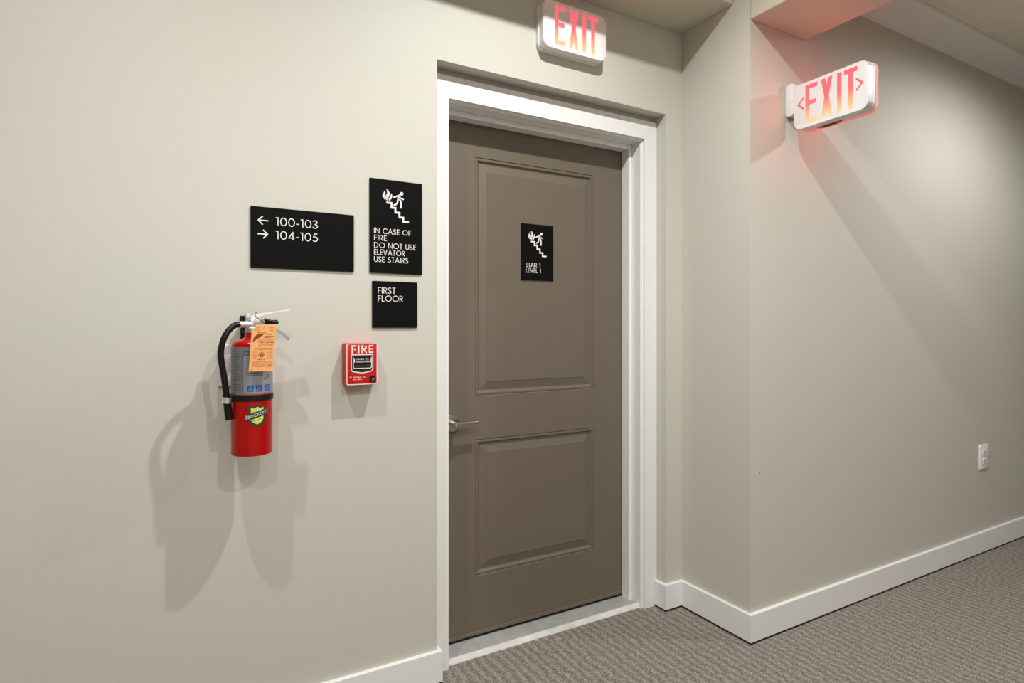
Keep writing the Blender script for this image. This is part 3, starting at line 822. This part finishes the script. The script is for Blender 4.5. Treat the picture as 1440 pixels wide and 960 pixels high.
st += [([(.55, .255), (.95, .255)], .0008, False), ([(.18, .515), (.90, .515)], .0008, False), ([(.35, .48), (.42, .45)], .0012, False)]
tstroke('tag_print', st, M_tagp)
tstroke('tag_emblem', [([(.46, .605), (.54, .685), (.38, .655), (.60, .64), (.42, .69), (.46, .605)], .0016, False)], M_tagp)
tstroke('emblem_ring', [([(.46+.12*math.cos(2*PI*i/20), .65+.057*math.sin(2*PI*i/20)) for i in range(20)], .0005, True)], M_tagp)
tstroke('tag_print', tsq(.35, .60, .76, .0044, 8), M_tagp)
for q in ([(.09, .965), (.12, .965)], [(.80, .875), (.87, .865)]): tstroke('tag_mark', [(q, .0019, False)], M_tagp)
st = []
for i, b in enumerate((.33, .36, .435, .46, .55, .80, .825, .85, .875, .90)): st += tsq(.12 if b > .5 else .3, .93, b, .0019, 40+i)
for i, b in enumerate((.08, .11, .14)): st += tsq(.14, .32, b, .0018, 70+i)+tsq(.70, .93, b, .0018, 80+i)
for i, b in enumerate((.58, .61, .64, .67, .70, .73)): st += tsq(.10, .30, b, .0016, 100+i)+tsq(.68, .93, b, .0016, 120+i)
tstroke('tag_print', st, M_tagf)
gm = bmesh.new(); c = EL((tp(.50, .055).x, TY, tp(.5, .055).y)); lathe(gm, [(.0016, 0), (.0042, 0), (.0042, .0006), (.0016, .0006)], c, 20, 'Y')
epart('tag_eyelet', gm, mat('pale_eyelet', (.75, .55, .5), .6), smooth=False, parent=tag)
gm = bmesh.new(); lathe(gm, [(0, 0), (.0018, 0), (.0018, .0007), (0, .0007)], c, 14, 'Y'); epart('tag_hole', gm, M_slot, smooth=False, parent=tag)

# ================================================================== WALL OUTLET
ol = thing('power_outlet', 'white power outlet low on the corridor wall', 'outlet', (3.883, C, .524))
obj('cover_plate', prism(bmesh.new(), rrect(-.048, .048, -.066, .066, .006, 4), -.008, 0, .002, 2), M_white, ol, smooth=True)
for z in (.024, -.024):
    rc = obj('receptacle', prism(bmesh.new(), rrect(-.018, .018, z-.017, z+.017, .008, 5), -.011, -.0075, .001, 1), M_white, ol, smooth=True)
    for x, hh in ((-.007, .009), (.007, .007)):
        obj('slot', box(x-.0014, x+.0014, -.0113, -.0105, z+.003-hh/2, z+.003+hh/2), M_slot, rc)
    obj('ground_hole', lathe(bmesh.new(), [(0, 0), (.003, 0), (.003, .0006), (0, .0006)], (0, -.0110, z-.0095), 12, 'Y'), M_slot, rc)
obj('plate_screw', lathe(bmesh.new(), [(0, 0), (.0028, 0), (.002, .001), (0, .0012)], (0, -.008, 0), 12, 'Y'), M_steel, ol, smooth=True)

# small nail holes in the corridor wall paint
wr_ = bpy.data.objects['wall_right']
for x, z in ((2.93, 1.92), (3.98, 1.92), (3.19, 1.19), (2.02, .66)):
    obj('nail_hole', lathe(bmesh.new(), [(0, 0), (.004, 0), (.003, .0006), (0, .0008)], (x, C, z), 10, 'Y'), M_grey, wr_)
